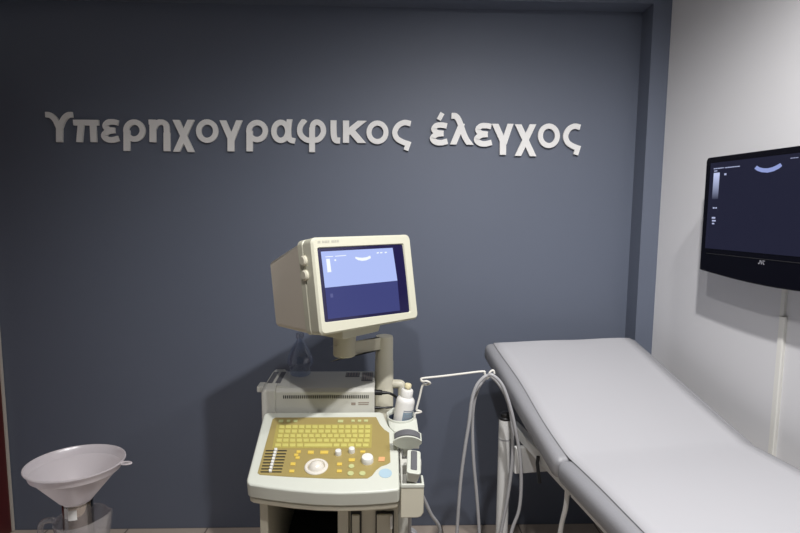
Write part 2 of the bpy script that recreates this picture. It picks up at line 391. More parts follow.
# cable raceway under the monitor
def raceway():
    r = thing('cable_raceway', 'slim white cable raceway running down the white wall below the black monitor', 'cable cover', WP(.655, 0, .006))
    bm = BM(); q = [(-.011, 0), (.011, 0), (.011, .010), (.008, .013), (-.008, .013), (-.011, .010)]
    prism(bm, [WP(.66+a, 0, o_) for a, o_ in q], [WP(.66+a, 1.20, o_) for a, o_ in q]); finish('cover', bm, M_race, parent=r)
    bm = BM(); q = [(-.007, 0), (.007, 0), (.007, .009), (-.007, .009)]
    prism(bm, [WP(.655+a, 1.20, o_) for a, o_ in q], [WP(.655+a, 1.47, o_) for a, o_ in q]); finish('upper_cover', bm, M_race, parent=r)
raceway()

# ------------------------------------------------------------------ examination couch and its paper
BZ = .785
A0 = onZ(567, 458, .788); A0.z = 0
def BP(a, b_, z): return A0+u*a+v*b_+Vector((0, 0, z))
BW = .640
HL = .694; HA = math.atan2(.200, .70)
hd = (-v*math.cos(HA)+Vector((0, 0, math.sin(HA))))      # towards the head
hn = (v*math.sin(HA)+Vector((0, 0, math.cos(HA))))
couch = thing('examination_couch', 'grey vinyl examination couch with raised backrest, standing against the white wall', 'examination couch', BP(BW/2, .4, 0))
def pad(name, M, lo, hi, bev, parent):
    bm = BM(); box(bm, lo, hi)
    bmesh.ops.bevel(bm, geom=bm.edges[:], offset=bev, segments=5, profile=.5, affect='EDGES', clamp_overlap=True)
    bmesh.ops.transform(bm, matrix=M, verts=bm.verts); return finish(name, bm, M_pad, parent=parent, smooth=True)
Mb = axes(BP(0, 0, BZ), u, hd, hn)
Ms = axes(BP(0, 0, BZ), u, v, Vector((0, 0, 1)))
pad('backrest_cushion', Mb, (-.036, -.010, -.078), (BW+.034, HL+.018, 0), .026, couch)
pad('seat_cushion', Ms, (-.036, -.004, -.07), (BW+.034, 1.22, 0), .026, couch)
def cushion_rail(name, M, l0, l1, z0, z1):
    bm = BM(); box(bm, (.0, l0, z0), (.035, l1, z1), M); box(bm, (BW-.035, l0, z0), (BW, l1, z1), M)
    box(bm, (.036, l1-.05, z0), (BW-.036, l1-.015, z1), M); box(bm, (.036, l0+.015, z0), (BW-.036, l0+.05, z1), M)
    return finish(name, bm, M_metal, parent=couch, bevel=.003)
cushion_rail('backrest_frame', Mb, .03, HL-.06, -.105, -.079)
cushion_rail('seat_frame', Ms, .03, 1.17, -.105, -.071)
MB_ = axes(A0, u, v, Vector((0, 0, 1)))
def cbox(name, lo, hi, m=M_metal, bev=.004):
    bm = BM(); box(bm, lo, hi, MB_); return finish(name, bm, m, parent=couch, bevel=bev)
for a in (0, BW-.03): cbox('side_rail', (a, -.455, .677), (a+.03, .02, .718))
cbox('end_panel', (-.034, -.335, .574), (BW+.03, -.315, .676))
cbox('pedestal', (.18, .35, .05), (.48, .80, .679))
cbox('base_plate', (.06, .15, 0), (.60, 1.05, .049))
bm = BM(); tube(bm, [BP(-.004, -.19, .703), BP(-.012, -.178, .684), BP(-.016, -.145, .629)], .006, 8); finish('adjusting_lever', bm, M_black, parent=couch, smooth=True)
bm = BM(); tube(bm, spline([BP(.004, .004, .70), BP(.003, .0, .63), BP(.0, -.02, .54), BP(.0, -.03, .40), BP(.07, .05, .20), BP(.15, .30, .045)], 6), [.0075]*18+[.0065]*13, 10); finish('air_hose', bm, M_metal, parent=couch, smooth=True)

# paper sheet: follows the pads, 2 mm above them
def sheet():
    prof = []
    for k in range(9):                                   # wraps a little over the head end
        a = math.radians(-75+75*k/8); r = .0295
        prof.append((HL-.008+r*math.sin(-a), -.026+r*math.cos(a)))
    P = [hd*l+hn*h for l, h in prof]
    for k in range(1, 16): P.append(hd*(HL-.008)*(1-k/15.5)+hn*.0035)
    P.append(Vector((0, 0, .004))+v*.004)
    for k in range(1, 21): P.append(v*(1.20*k/20)+Vector((0, 0, .003)))
    bm = BM(); rows = []
    nx = 14
    for i, p in enumerate(P):
        wob = .004*math.sin(i*.55); row = []
        for k in range(nx+1):
            t = k/nx; a = (wob+.002)*(1-t)+(BW-.002-.003*math.sin(i*.4+1))*t
            lift = .0012*(1+math.sin(i*.7+k*.9)) if 0 < k < nx else 0
            row.append(BP(a, 0, BZ)+p+Vector((0, 0, lift)))
        rows.append(row)
    top = [[bm.verts.new(q+Vector((0, 0, .0012))) for q in r_] for r_ in rows]
    for r0, r1 in zip(top, top[1:]):
        for k in range(nx): bm.faces.new((r0[k], r0[k+1], r1[k+1], r1[k]))
    o = finish('paper_sheet', bm, M_paper, smooth=True)
    for m_ in list(o.modifiers): o.modifiers.remove(m_)
    sd = o.modifiers.new('thick', 'SOLIDIFY'); sd.thickness = .001
    return tag(o, 'long white paper sheet covering the grey examination couch', 'paper sheet')
sheet()

# free-standing tube beside the couch head
px_ = onY(503.5, 470, -.47)
fs = thing('floor_stand', 'pale grey tubular floor stand with black cap, left of the couch backrest', 'stand', (px_.x, px_.y, 0))
bm = BM(); tube(bm, [(px_.x, px_.y, .02), (px_.x, px_.y, .735)], .0235, 24); finish('pole', bm, M_metal, parent=fs, smooth=True)
bm = BM(); tube(bm, [(px_.x, px_.y, .655), (px_.x, px_.y, .66)], .0245, 24); finish('collar', bm, M_cable, parent=fs, smooth=True)
bm = BM(); lathe(bm, [(.0235, .735), (.0235, .742), (.019, .746), (.019, .758), (.012, .764), (0, .765)], T(px_.x, px_.y, 0), 24); finish('cap', bm, M_black, parent=fs, smooth=True)
bm = BM(); lathe(bm, [(.14, 0), (.14, .010), (.13, .018), (.03, .024), (0, .024)], T(px_.x, px_.y, 0), 32); finish('base', bm, M_metal, parent=fs, smooth=True)

# ------------------------------------------------------------------ ultrasound machine
us = thing('ultrasound_machine', 'ivory ultrasound machine on a trolley with swivel screen and keyboard console', 'ultrasound machine', (-.17, -.65, 0))
PA = Vector((0, -.553, .80)); PN = Vector((0, -.08, .347)).normalized(); PV = Vector((0, .347, .08)).normalized()
def onP(px, py, h=0): return on_plane(px, py, PA, PN)+PN*h
def panel_prism(bm, poly, h0, h1):
    Q = [onP(*p) for p in poly]; prism(bm, [p+PN*h0 for p in Q], [p+PN*h1 for p in Q])
def disc(bm, px, py, rpx, h0, h1, seg=18, ry=1, top=1):
    c = onP(px, py); r = rpx*.0031
    prism(bm, [c+PN*h0+Vector((1, 0, 0))*r*math.cos(2*PI*k/seg)+PV*r*ry*math.sin(2*PI*k/seg) for k in range(seg)],
          [c+PN*h1+Vector((1, 0, 0))*r*top*math.cos(2*PI*k/seg)+PV*r*ry*top*math.sin(2*PI*k/seg) for k in range(seg)])
shell = [(263.4, 415.5), (264.6, 413.2), (268, 412.3), (380, 411.6), (383.5, 413), (385.5, 419), (389, 426), (393.5, 430.5), (397.2, 436), (398.2, 445), (399.6, 487), (399, 489.4),
         (385, 491), (365, 492.3), (340, 493), (315, 492.2), (290, 490), (268, 487.2), (250, 484.4), (247, 482.6), (246.6, 479)]
bm = BM(); panel_prism(bm, shell, -.052, 0); console = finish('console', bm, M_shell, parent=us, bevel=.007, seg=3)
c0 = sum((onP(*p) for p in shell), Vector())/len(shell)
bm = BM(); Q = [c0+(onP(*p)-c0)*.985 for p in shell]
prism(bm, [p-PN*.074 for p in Q], [p-PN*.053 for p in Q]); finish('console_underside', bm, M_beige, parent=us, bevel=.006)
gold = [(275.5, 417.9), (376.2, 417.4), (380, 425), (384.5, 430), (389.2, 433), (390.4, 462.5), (387, 464.6), (381, 466.6), (376.5, 470), (372.2, 475.6), (367.5, 478.6), (335, 479), (297, 477.4), (260, 475), (257.6, 473.2), (272.6, 419.6)]
bm = BM(); panel_prism(bm, gold, -.002, .0015); kp = finish('control_panel', bm, M_gold, parent=console)
# keyboard: five rows of flat keys
kb = None
H0 = .0012
rows = [(278.6, 371.2, 427.6, 14), (277.8, 371.0, 432.1, 14), (277.2, 370.6, 436.6, 15), (275.8, 370.2, 441.2, 14), (274.4, 369.4, 446.0, 13)]
bm = BM(); panel_prism(bm, [(276.6, 425.0), (372.4, 424.6), (371.4, 448.4), (272.2, 448.8)], .0008, .0021); kb = finish('keyboard', bm, mat('keyboard_tan', (.43, .36, .10), .45), parent=us)
for x0, x1, yy, n in rows:
    w = (x1-x0)/n; i = 0
    while i < n:
        span = 1
        if n == 13 and i == 4: span = 4
        xa, xb = x0+i*w+.7, x0+(i+span)*w-.7
        bm = BM(); panel_prism(bm, [(xa, yy-1.6), (xb, yy-1.6), (xb-.15, yy+1.6), (xa-.15, yy+1.6)], .0015, .0045)
        finish('key', bm, M_key, parent=kb, bevel=.0008, seg=1); i += span
def button(px, py, w, h, m, round_=False, hh=.004):
    bm = BM()
    if round_: disc(bm, px, py, w/2, .0008, hh)
    else: panel_prism(bm, [(px-w/2+.2, py-h/2), (px+w/2+.2, py-h/2), (px+w/2-.2, py+h/2), (px-w/2-.2, py+h/2)], .0008, hh)
    return finish('button', bm, m, parent=console, bevel=.0007, seg=1)
for q in ((281, 421.6, 4.6, 2.4), (288.5, 421.6, 3.4, 2.0), (295.5, 421.6, 4, 2), (340.5, 421.8, 5.4, 2.4), (353, 421.4, 3.4, 2), (359.5, 421.4, 3.4, 2), (366, 421.3, 4, 2)): button(*q, M_keyg)
for q in ((298.6, 452.4, 4.2, 2.6), (296.2, 455.6, 4.2, 2.4), (297.6, 458.4, 4.2, 2.4), (310.8, 453, 6, 3), (324.2, 453, 8, 3), (293, 464.6, 5, 2.8), (291.8, 471.8, 5, 2.8), (339.5, 464.8, 5, 2.8), (339.3, 471.8, 5, 2.8), (351.8, 460.6, 6.2, 3), (362.8, 452.4, 5, 2.2)): button(*q, M_keyy)
for q in ((351.4, 466.8, 6, 3), (350.6, 474, 6.4, 3), (362.4, 474, 6.4, 3)):
    button(*q, M_keyg, True)
button(381.6, 459.8, 6.4, 4.2, M_keyo)
for k in range(8):
    y = 451.2+21.2*k/7; xa = 265.8-5.2*k/7
    bm = BM(); panel_prism(bm, [(xa, y-.55), (xa+21, y-.55), (xa+21, y+.55), (xa, y+.55)], .0008, .0023); sl = finish('slider', bm, M_slot, parent=us)
    kx = 275.8-5.5*k/7; bm = BM(); panel_prism(bm, [(kx-1.4, y-1.5), (kx+1.6, y-1.5), (kx+1.6, y+.9), (kx-1.4, y+.9)], .002, .008); finish('slider_knob', bm, M_knob, parent=sl, bevel=.0008, seg=1)
c = onP(316.3, 467.4); MP = axes(c, Vector((1, 0, 0)), PV, PN)
bm = BM(); lathe(bm, [(.026, 0), (.037, 0), (.037, .004), (.034, .0065), (.028, .0065), (.026, .003)], MP, 40, close=True); tb = finish('trackball_ring', bm, M_ball, parent=us, smooth=True)
bm = BM(); lathe(bm, [(0, .020)]+[(.0265*math.sin(math.radians(a)), .020-.0265*(1-math.cos(math.radians(a)))) for a in range(10, 91, 10)], MP, 32); finish('trackball', bm, M_ball, parent=tb, smooth=True)
def knob(px, py, r, h):
    M = axes(onP(px, py), Vector((1, 0, 0)), PV, PN); bm = BM()
    lathe(bm, [(r*1.06, .001), (r*1.02, h*.8), (r*.92, h*.97), (r*.8, h), (0, h)], M, 24); finish('knob', bm, M_knob, parent=console, smooth=True)
knob(338.3, 454.6, .0100, .017); knob(351.8, 452.3, .0100, .017); knob(367.4, 461.6, .0185, .020)
bm = BM(); disc(bm, 385.4, 473.4, 6.6, .0003, .0012, 24); finish('sticker', bm, M_sticker, parent=console)

# rear unit with its vents
UX0, UX1, UY0, UY1, UZ0, UZ1 = -.452, -.032, -.544, -.330, .60, .884
bm = BM(); prof = [(UY0, UZ0), (UY0, UZ1-.012), (UY0+.012, UZ1), (UY1, UZ1), (UY1, UZ0)]
prism(bm, [(UX0+.055, a, z) for a, z in prof], [(UX1, a, z) for a, z in prof]); unit = finish('rear_unit', bm, M_grey_pl, parent=us, bevel=.004)
prof2 = [(UY0-.004, UZ0), (UY0-.004, UZ1-.006), (UY0+.012, UZ1+.006), (UY1-.01, UZ1+.012), (UY1, UZ1), (UY1, UZ0)]
bm = BM()
xa = UX0; rings = [(UX0, .80), (UX0+.004, .93), (UX0+.018, 1.0), (UX0+.056, 1.0)]
cy, cz = (UY0+UY1)/2, UZ0
loops = [[bm.verts.new((x_, cy+(a-cy)*s_, cz+(z-cz)*(.5+.5*s_))) for a, z in prof2] for x_, s_ in rings]
bm.faces.new(loops[0][::-1]); bm.faces.new(loops[-1])
for l0, l1 in zip(loops, loops[1:]):
    for k in range(6): bm.faces.new((l0[k], l0[(k+1) % 6], l1[(k+1) % 6], l1[k]))
cheek = finish('end_cheek', bm, M_grey_pl, parent=us, bevel=.004)
bm = BM(); hexa(bm, [(UX0+.057, UY0+.016, UZ1), (UX0+.105, UY0+.016, UZ1), (UX0+.075, UY1-.03, UZ1), (UX0+.057, UY1-.03, UZ1)],
                [(UX0+.057, UY0+.016, UZ1+.006), (UX0+.085, UY0+.016, UZ1+.004), (UX0+.066, UY1-.03, UZ1+.012), (UX0+.057, UY1-.03, UZ1+.012)]); finish('cheek_wedge', bm, M_grey_pl, parent=us)
for xa in (UX0+.016, UX0+.046):
    bm = BM(); s0 = .0
    y0, y1 = UY0+.045, UY1-.045
    zz = lambda y: UZ1+.0055+(y-(UY0+.012))*(.006/(UY1-UY0-.022))
    hexa(bm, [(xa, y0, zz(y0)-.004), (xa+.019, y0, zz(y0)-.004), (xa+.019, y1, zz(y1)-.004), (xa, y1, zz(y1)-.004)], [(xa, y0, zz(y0)+.0015), (xa+.019, y0, zz(y0)+.0015), (xa+.019, y1, zz(y1)+.0015), (xa, y1, zz(y1)+.0015)])
    finish('recessed_switch', bm, M_lens, parent=cheek)
bm = BM(); box(bm, (UX0-.024, UY0+.045, UZ1-.030), (UX0+.002, UY0+.10, UZ1-.006)); finish('side_handle', bm, M_grey_pl, parent=cheek, bevel=.005)
bm = BM()
for k in range(46):
    x_ = UX0+.084+k*.0069; box(bm, (x_, UY0-.0015, UZ1-.036), (x_+.0036, UY0+.003, UZ1-.024))
finish('vent_slots', bm, M_slot, parent=unit)
bm = BM(); box(bm, (UX1-.060, UY0-.001, UZ1-.054), (UX1-.020, UY0+.002, UZ1-.051)); box(bm, (UX1-.060, UY0-.001, UZ1-.061), (UX1-.022, UY0+.002, UZ1-.058)); box(bm, (UX1-.086, UY0-.001, UZ1-.062), (UX1-.070, UY0+.002, UZ1-.052)); finish('rating_print', bm, M_taupe, parent=unit)
for (x0, x1, y0, y1) in ((UX1-.118, UX1-.062, UY1-.075, UY1-.02), (UX1-.053, UX1-.010, UY1-.125, UY1-.02)):
    bm = BM(); box(bm, (x0, y0, UZ1-.002), (x1, y1, UZ1+.0012)); g_ = finish('top_grille', bm, M_lens, parent=unit)
    bm = BM()
    for k in range(5): box(bm, (x0+(k+.2)*(x1-x0)/5, y0+.006, UZ1), (x0+(k+.55)*(x1-x0)/5, y1-.006, UZ1+.0025))
    finish('grille_bars', bm, M_taupe, parent=g_)

# column, arm, screen
CX, CY = .0035, -.405
bm = BM(); lathe(bm, [(.0365, .60), (.0365, .948), (.035, .950), (.035, 1.042), (.032, 1.050), (0, 1.051)], T(CX, CY, 0), 32); finish('column', bm, M_beige, parent=us, smooth=True)
sw = onY(344.5, 346, -.53)
bm = BM(); hexa(bm, [(CX-.024, CY-.012, 1.000), (CX+.026, CY-.006, 1.000), (sw.x+.016, sw.y+.022, 1.000), (sw.x-.016, sw.y-.024, 1.000)][::-1],
                [(CX-.024, CY-.012, 1.050), (CX+.026, CY-.006, 1.050), (sw.x+.016, sw.y+.022, 1.050), (sw.x-.016, sw.y-.024, 1.054)][::-1]); finish('arm', bm, M_beige, parent=us, bevel=.005)
bm = BM(); lathe(bm, [(.038, 1.006), (.042, 1.011), (.042, 1.103), (.040, 1.107), (0, 1.107)], T(sw.x, sw.y, 0), 32); finish('swivel', bm, M_beige, parent=us, smooth=True)
PSI, TAU = .6958, .1685
mr_ = Vector((math.cos(PSI), math.sin(PSI), 0)); n0 = Vector((math.sin(PSI), -math.cos(PSI), 0))
mu = math.cos(TAU)*Vector((0, 0, 1))-math.sin(TAU)*n0; mn = math.cos(TAU)*n0+math.sin(TAU)*Vector((0, 0, 1))
MC = Vector((-.0473, -.72, 1.3089)); MW, MH = .408, .2987
def MPt(a, b_, d=0): return MC+mr_*a+mu*b_-mn*d
def mon_uv(px, py, d=0):
    p = on_plane(px, py, MC-mn*d, mn)-MC; return p.dot(mr_), p.dot(mu)
bm = BM()
def loop(w, h, d, r=.016, cb=0): return [bm.verts.new(MPt(a, b_+cb, d)) for a, b_ in rrect(w, h, r)]
def skin(ls, cap0=True, cap1=True):
    n = len(ls[0])
    for l0, l1 in zip(ls, ls[1:]):
        for k in range(n): bm.faces.new((l0[k], l0[(k+1) % n], l1[(k+1) % n], l1[k]))
    if cap0: bm.faces.new(ls[0][::-1])
    if cap1: bm.faces.new(ls[-1])
# casing
skin([loop(MW-.004, MH-.006, .085), loop(MW-.006, MH-.010, .09, .018, -.002), loop(MW-.010, MH-.072, .284, .016, -.010), loop(MW-.026, MH-.088, .294, .012, -.010)])
cas = finish('monitor_casing', bm, M_case, parent=us, smooth=True)
# bezel ring: outer shell + opening
oc = [mon_uv(*p) for p in ((317.1, 247.3), (403.8, 243.3), (411.3, 312.6), (325, 323.3))]
ol, or_, ot, ob = (oc[0][0]+oc[3][0])/2, (oc[1][0]+oc[2][0])/2, (oc[0][1]+oc[1][1])/2, (oc[2][1]+oc[3][1])/2
bm = BM()
def quad(ra, rb):                                          # -1..1 across the opening
    s_, t = (ra+1)/2, (1-rb)/2
    return [(oc[0][i]*(1-s_)+oc[1][i]*s_)*(1-t)+(oc[3][i]*(1-s_)+oc[2][i]*s_)*t for i in (0, 1)]
inner = lambda d, g: [bm.verts.new(MPt(*quad(2*a, 2*b_), d)) for a, b_ in rrect(1-g/.32, 1-g/.23, .022)]
skin([inner(.022, .012), inner(.004, .004), inner(0, 0), loop(MW-.012, MH-.012, 0, .014), loop(MW, MH, .007, .018), loop(MW, MH, .048, .018), loop(MW-.006, MH-.006, .05, .016), loop(MW-.006, MH-.006, .056, .016), loop(MW, MH, .058, .018), loop(MW, MH, .084, .018), loop(MW-.012, MH-.012, .086, .018)], False, True)
finish('monitor_bezel', bm, M_ivory, parent=us, smooth=True)
bm = BM()                                                  # slightly bulged glass tube front
nx = 12; G = []
for i in range(nx+1):
    row = []
    for j in range(nx+1):
        a = -1+2*i/nx; b_ = -1+2*j/nx
        q_ = quad(a*.995, b_*.995); ra = (q_[0]-(ol+or_)/2)/((or_-ol)*.5); rb = (q_[1]-(ot+ob)/2)/((ot-ob)*.5)
        row.append(bm.verts.new(MPt(*q_, .003+.0015*(ra*ra+rb*rb))))
    G.append(row)
for i in range(nx):
    for j in range(nx): bm.faces.new((G[i][j], G[i+1][j], G[i+1][j+1], G[i][j+1]))
glass = finish('monitor_glass', bm, M_crt, parent=us, smooth=True)
def gpt(px, py, lift=.0007):
    a, b_ = mon_uv(px, py, .004)
    ra = (a-(ol+or_)/2)/((or_-ol)*.5); rb = (b_-(ot+ob)/2)/((ot-ob)*.5)
    return MPt(a, b_, .003+.0015*(ra*ra+rb*rb)-lift)
def scrquad(name, q, m, lift=.0007, par=None, n=10):
    bm = BM(); R_ = []
    for i in range(n+1):
        s_ = i/n
        R_.append([bm.verts.new(gpt(*[(q[0][c_]*(1-s_)+q[1][c_]*s_)*(1-t)+(q[3][c_]*(1-s_)+q[2][c_]*s_)*t for c_ in (0, 1)], lift)) for t in [j/n for j in range(n+1)]])
    for i in range(n):
        for j in range(n): bm.faces.new((R_[i][j], R_[i+1][j], R_[i+1][j+1], R_[i][j+1]))
    return finish(name, bm, m, parent=par or glass, smooth=True)
scrquad('picture_upper_half', [(320.9, 251.6), (392.6, 247.8), (397.2, 280.6), (324.9, 287.8)], E_top)
scrquad('picture_lower_half', [(324.9, 287.8), (397.2, 280.6), (400.1, 310.5), (328.1, 319.2)], E_low)
bm_names = 'screen_marks'
bm = BM()
def mark(pts, lift=.0012):
    bm.faces.new([bm.verts.new(gpt(*p, lift)) for p in pts])
mark([(325.2, 256.6), (333, 256.0), (333, 256.7), (325.3, 257.3)]); mark([(335, 255.9), (346, 255.1), (346, 255.8), (335, 256.6)])
mark([(326.0, 259), (329.6, 258.7), (331.2, 272), (327.4, 272.4)]); mark([(334.2, 259.4), (335.8, 259.3), (336, 261), (334.4, 261.1)])
pa = [(355.2, 258.6), (358, 260.2), (362, 260.9), (366, 260.4), (370.6, 258.2)]; pb = [(355.0, 256.8), (358.5, 257.6), (362, 257.8), (366, 257.3), (370, 255.6)]
for k in range(4): mark([pb[k], pb[k+1], pa[k+1], pa[k]])
for x_ in (376.5, 380, 384.5): mark([(x_, 252.4-(x_-376)*.05), (x_+2.2, 252.2-(x_-376)*.05), (x_+2.2, 253.4-(x_-376)*.05), (x_, 253.6-(x_-376)*.05)])
finish('screen_marks', bm, E_white, parent=glass)
scrquad('screen_spot', [(330.0, 293.8), (332.6, 293.5), (333.0, 297.4), (330.4, 297.7)], E_dim, .0012, n=2)
bm = BM()
xx = 317.6
for w_, dk in ((3.2, 1), (1.2, 0), (2.6, 1), (3, 1), (2.2, 1), (1.6, 0), (3, 1), (2.4, 1), (2.4, 1)):
    if dk:
        q = [mon_uv(xx, 243.2-.045*(xx-318)), mon_uv(xx+w_-.5, 243.2-.045*(xx+w_-318)), mon_uv(xx+w_-.5, 240.9-.045*(xx+w_-318)), mon_uv(xx, 240.9-.045*(xx-318))]
        prism(bm, [MPt(*p, .001) for p in q], [MPt(*p, -.0006) for p in q])
    xx += w_
finish('bezel_mark', bm, mat('bezel_grey_print', (.42, .41, .34), .5), parent=us)
for b_ in (.083, .038):                                    # two thumb wheels in the left edge of the bezel
    bm = BM(); c = MPt(-MW/2+.004, b_, .050); M = axes(c, mu, mn, -mr_)
    lathe(bm, [(0, -.012), (.0165, -.012), (.0165, .010), (.012, .014), (0, .014)], M, 22); finish('thumb_wheel', bm, M_beige, parent=us, smooth=True)
bm = BM()                                                  # foot between swivel and casing
ft = [MPt(-.085, -MH/2+.008, .06), MPt(.085, -MH/2+.008, .06), MPt(.085, -MH/2+.008, .21), MPt(-.085, -MH/2+.008, .21)]
fm = sum(ft, Vector())/4
hexa(bm, [Vector((fm.x+(p.x-fm.x)*.9, fm.y+(p.y-fm.y)*.9, 1.106+.018*k)) for p, k in zip(ft, (.6, .9, .3, 0))], ft); finish('monitor_foot', bm, M_ivory, parent=us, bevel=.004)
# handle tube behind the bottle, black plugs
bm = BM(); tube(bm, spline([(CX+.02, CY, .855), (CX+.058, CY, .855), (CX+.069, CY, .849), (CX+.073, CY, .82), (CX+.073, CY, .70)], 6), .0175, 16); finish('grab_handle', bm, M_beige, parent=us, smooth=True)
for zz, r, pts in ((.862, .011, [(UX1, -.50, .855), (UX1+.028, -.505, .855)]), (.80, .006, [(UX1, -.52, .802), (UX1+.022, -.52, .802)])):
    bm = BM(); tube(bm, pts, [r, r*.9], 12); tube(bm, [pts[1], pts[1]+Vector((.014, 0, 0)) if isinstance(pts[1], Vector) else (pts[1][0]+.02, pts[1][1], pts[1][2])], [r*.65, r*.5], 12); finish('plug', bm, M_black, parent=us, smooth=True)
bm = BM(); tube(bm, spline([(UX1+.048, -.505, .855), (UX1+.062, -.505, .850), (UX1+.085, -.49, .828), (UX1+.10, -.47, .78), (UX1+.11, -.44, .66)], 8), .0048, 10)
tube(bm, spline([(UX1+.042, -.52, .802), (UX1+.07, -.515, .800), (UX1+.09, -.49, .77), (UX1+.095, -.46, .64)], 8), .0042, 10); finish('power_cable', bm, M_black, parent=us, smooth=True)

# side tray, bottle well, probe holder
tray = [(395, 431), (418.6, 431), (419.6, 438), (401.2, 438), (402.0, 456), (421.2, 456), (421.5, 462.5), (402.4, 462.5), (403.2, 484.4), (422.4, 484.4), (422.5, 485.4), (401.2, 486.8), (399.8, 445), (398.6, 436)]
bm = BM(); panel_prism(bm, tray, -.045, -.010); trayo = finish('side_tray', bm, M_grey_pl, parent=us, bevel=.004)
wc = onP(400.8, 416.6)
bm = BM(); lathe(bm, [(0, -.075), (.051, -.075), (.0505, -.012), (.0485, .001), (.0455, .002), (.0445, -.004), (.0445, -.068), (0, -.068)], T(*wc), 36); well = finish('bottle_well', bm, M_shell, parent=us, smooth=True)
bm = BM(); lathe(bm, [(.0437, -.067), (.0443, -.067), (.0443, -.0035), (.0437, -.0035)], T(*wc), 36, close=True); finish('well_lining', bm, M_well, parent=well, smooth=True)
deck = [(386.5, 412), (393, 407), (408, 407), (415, 412), (416.8, 420), (418.4, 431), (410, 431.5), (401, 431.5), (394.2, 430.8), (389.4, 426)]
bm = BM(); dk_t, dk_b, NS = [], [], 40
DQ = [onP(*p, .0) for p in deck]
def deck_hit(a):
    d = Vector((math.cos(a), math.sin(a))); best = None
    for k in range(len(DQ)):
        p, q = DQ[k]-wc, DQ[(k+1) % len(DQ)]-wc; e = q-p
        den = d.x*e.y-d.y*e.x
        if abs(den) < 1e-9: continue
        t = (p.x*e.y-p.y*e.x)/den; w_ = (p.x*d.y-p.y*d.x)/den
        if t > 0 and -1e-6 <= w_ <= 1+1e-6: best = t
    return d*best
L4 = [[], [], [], []]
for k in range(NS):
    a = 2*PI*k/NS; h_ = deck_hit(a); i_ = Vector((math.cos(a), math.sin(a)))*.0502
    for lst, q, dz in ((0, i_, -.002), (1, h_, -.002), (2, h_, -.030), (3, i_, -.030)):
        zz = -q.y*PN.y/PN.z*(1 if lst in (1, 2) else .3)
        L4[lst].append(bm.verts.new((wc.x+q.x, wc.y+q.y, wc.z+zz+dz)))
for A_, B_ in ((0, 1), (1, 2), (2, 3), (3, 0)):
    for k in range(NS): bm.faces.new((L4[A_][k], L4[A_][(k+1) % NS], L4[B_][(k+1) % NS], L4[B_][k]))
finish('well_deck', bm, M_shell, parent=us)
bm = BM(); panel_prism(bm, [(401.2, 446), (405.4, 446), (406.8, 484), (402.2, 485)], -.052, -.046); finish('holder_ledge', bm, M_grey_pl, parent=us)
# front basket of the holder
by = -.925
q0, q1, q2 = onY(400.2, 488, by), onY(424, 486, by), onY(424, 516, by)
bm = BM(); X0, X1, ZB, ZT = q0.x+.002, q1.x, onY(410, 518, by).z, onY(412, 488, by).z
pl = [(X0, ZB), (X1-.018, ZB), (X1-.007, ZB+.004), (X1, ZB+.016), (X1, ZT), (X0, ZT)]
prism(bm, [(a, by+.008, z) for a, z in pl], [(a, by, z) for a, z in pl]); box(bm, (X1-.007, by+.002, ZB+.018), (X1-.0005, by+.060, ZT)); box(bm, (X0, by+.002, ZB+.002), (X0+.006, by+.060, ZT)); finish('probe_basket', bm, M_beige, parent=us, bevel=.004)
bm = BM(); box(bm, (X0, by-.002, ZT), (X1+.001, by+.008, ZT+.012)); box(bm, (X1-.007, by+.008, ZT), (X1+.001, by+.056, ZT+.012)); finish('basket_rim', bm, M_shell, parent=us, bevel=.003)
# white wire cable hook
yw = -.60
wire = [(414.6, 422), (415, 414), (418, 412.8), (421.2, 411.8), (418.5, 410.6), (416.6, 409.4), (419.4, 398), (422.6, 385.4)]
P = [onY(a, b_, yw) for a, b_ in wire]
ct = onY(425.5, 383.4, yw)
P += [onY(426.5, 384.6, yw), onY(430.2, 383.2, yw-.008), onY(427, 381.2, yw-.014), onY(422.6, 381.4, yw-.008), onY(421.2, 379.6, yw), onY(423, 378.2, yw)]
yh = -.60
P += [onY(a, b_, yh) for a, b_ in ((440, 376.4), (460, 374.0), (482.6, 371.4), (484.6, 373), (485.4, 377), (487.2, 378.6), (488.8, 376.5), (489.4, 373.2), (491.5, 370.8), (493.4, 370.6), (494.4, 373.6))]
bm = BM(); tube(bm, spline(P, 4), .0038, 8); finish('cable_hook', bm, M_wire, parent=us, smooth=True)

# lower body
BX0, BX1, BY0, BY1 = -.386, .050, -.855, -.37
def bodypart(name, lo, hi, m, par=us, bev=.004):
    bm = BM(); box(bm, lo, hi); return finish(name, bm, m, parent=par, bevel=bev)
bodypart('left_panel', (BX0, BY0, .16), (BX0+.026, BY1, .648), M_beige)
bodypart('divider', (-.142, BY0, .16), (-.108, BY1, .648), M_beige)
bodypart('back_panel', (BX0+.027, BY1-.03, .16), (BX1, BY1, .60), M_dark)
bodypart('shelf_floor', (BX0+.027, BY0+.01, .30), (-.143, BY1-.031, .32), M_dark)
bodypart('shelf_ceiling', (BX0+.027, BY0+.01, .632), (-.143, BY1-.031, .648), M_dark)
blk = bodypart('module_housing', (-.107, BY0+.012, .16), (BX1, BY1-.031, .645), M_beige)
bodypart('side_module', (BX1+.001, -.765, .16), (BX1+.040, -.42, .60), M_grey_pl)
for y_, z_ in ((-.66, .40), (-.58, .36)): bodypart('probe_socket', (BX1+.0405, y_-.014, z_-.014), (BX1+.0445, y_+.014, z_+.014), M_slot, bev=.001)
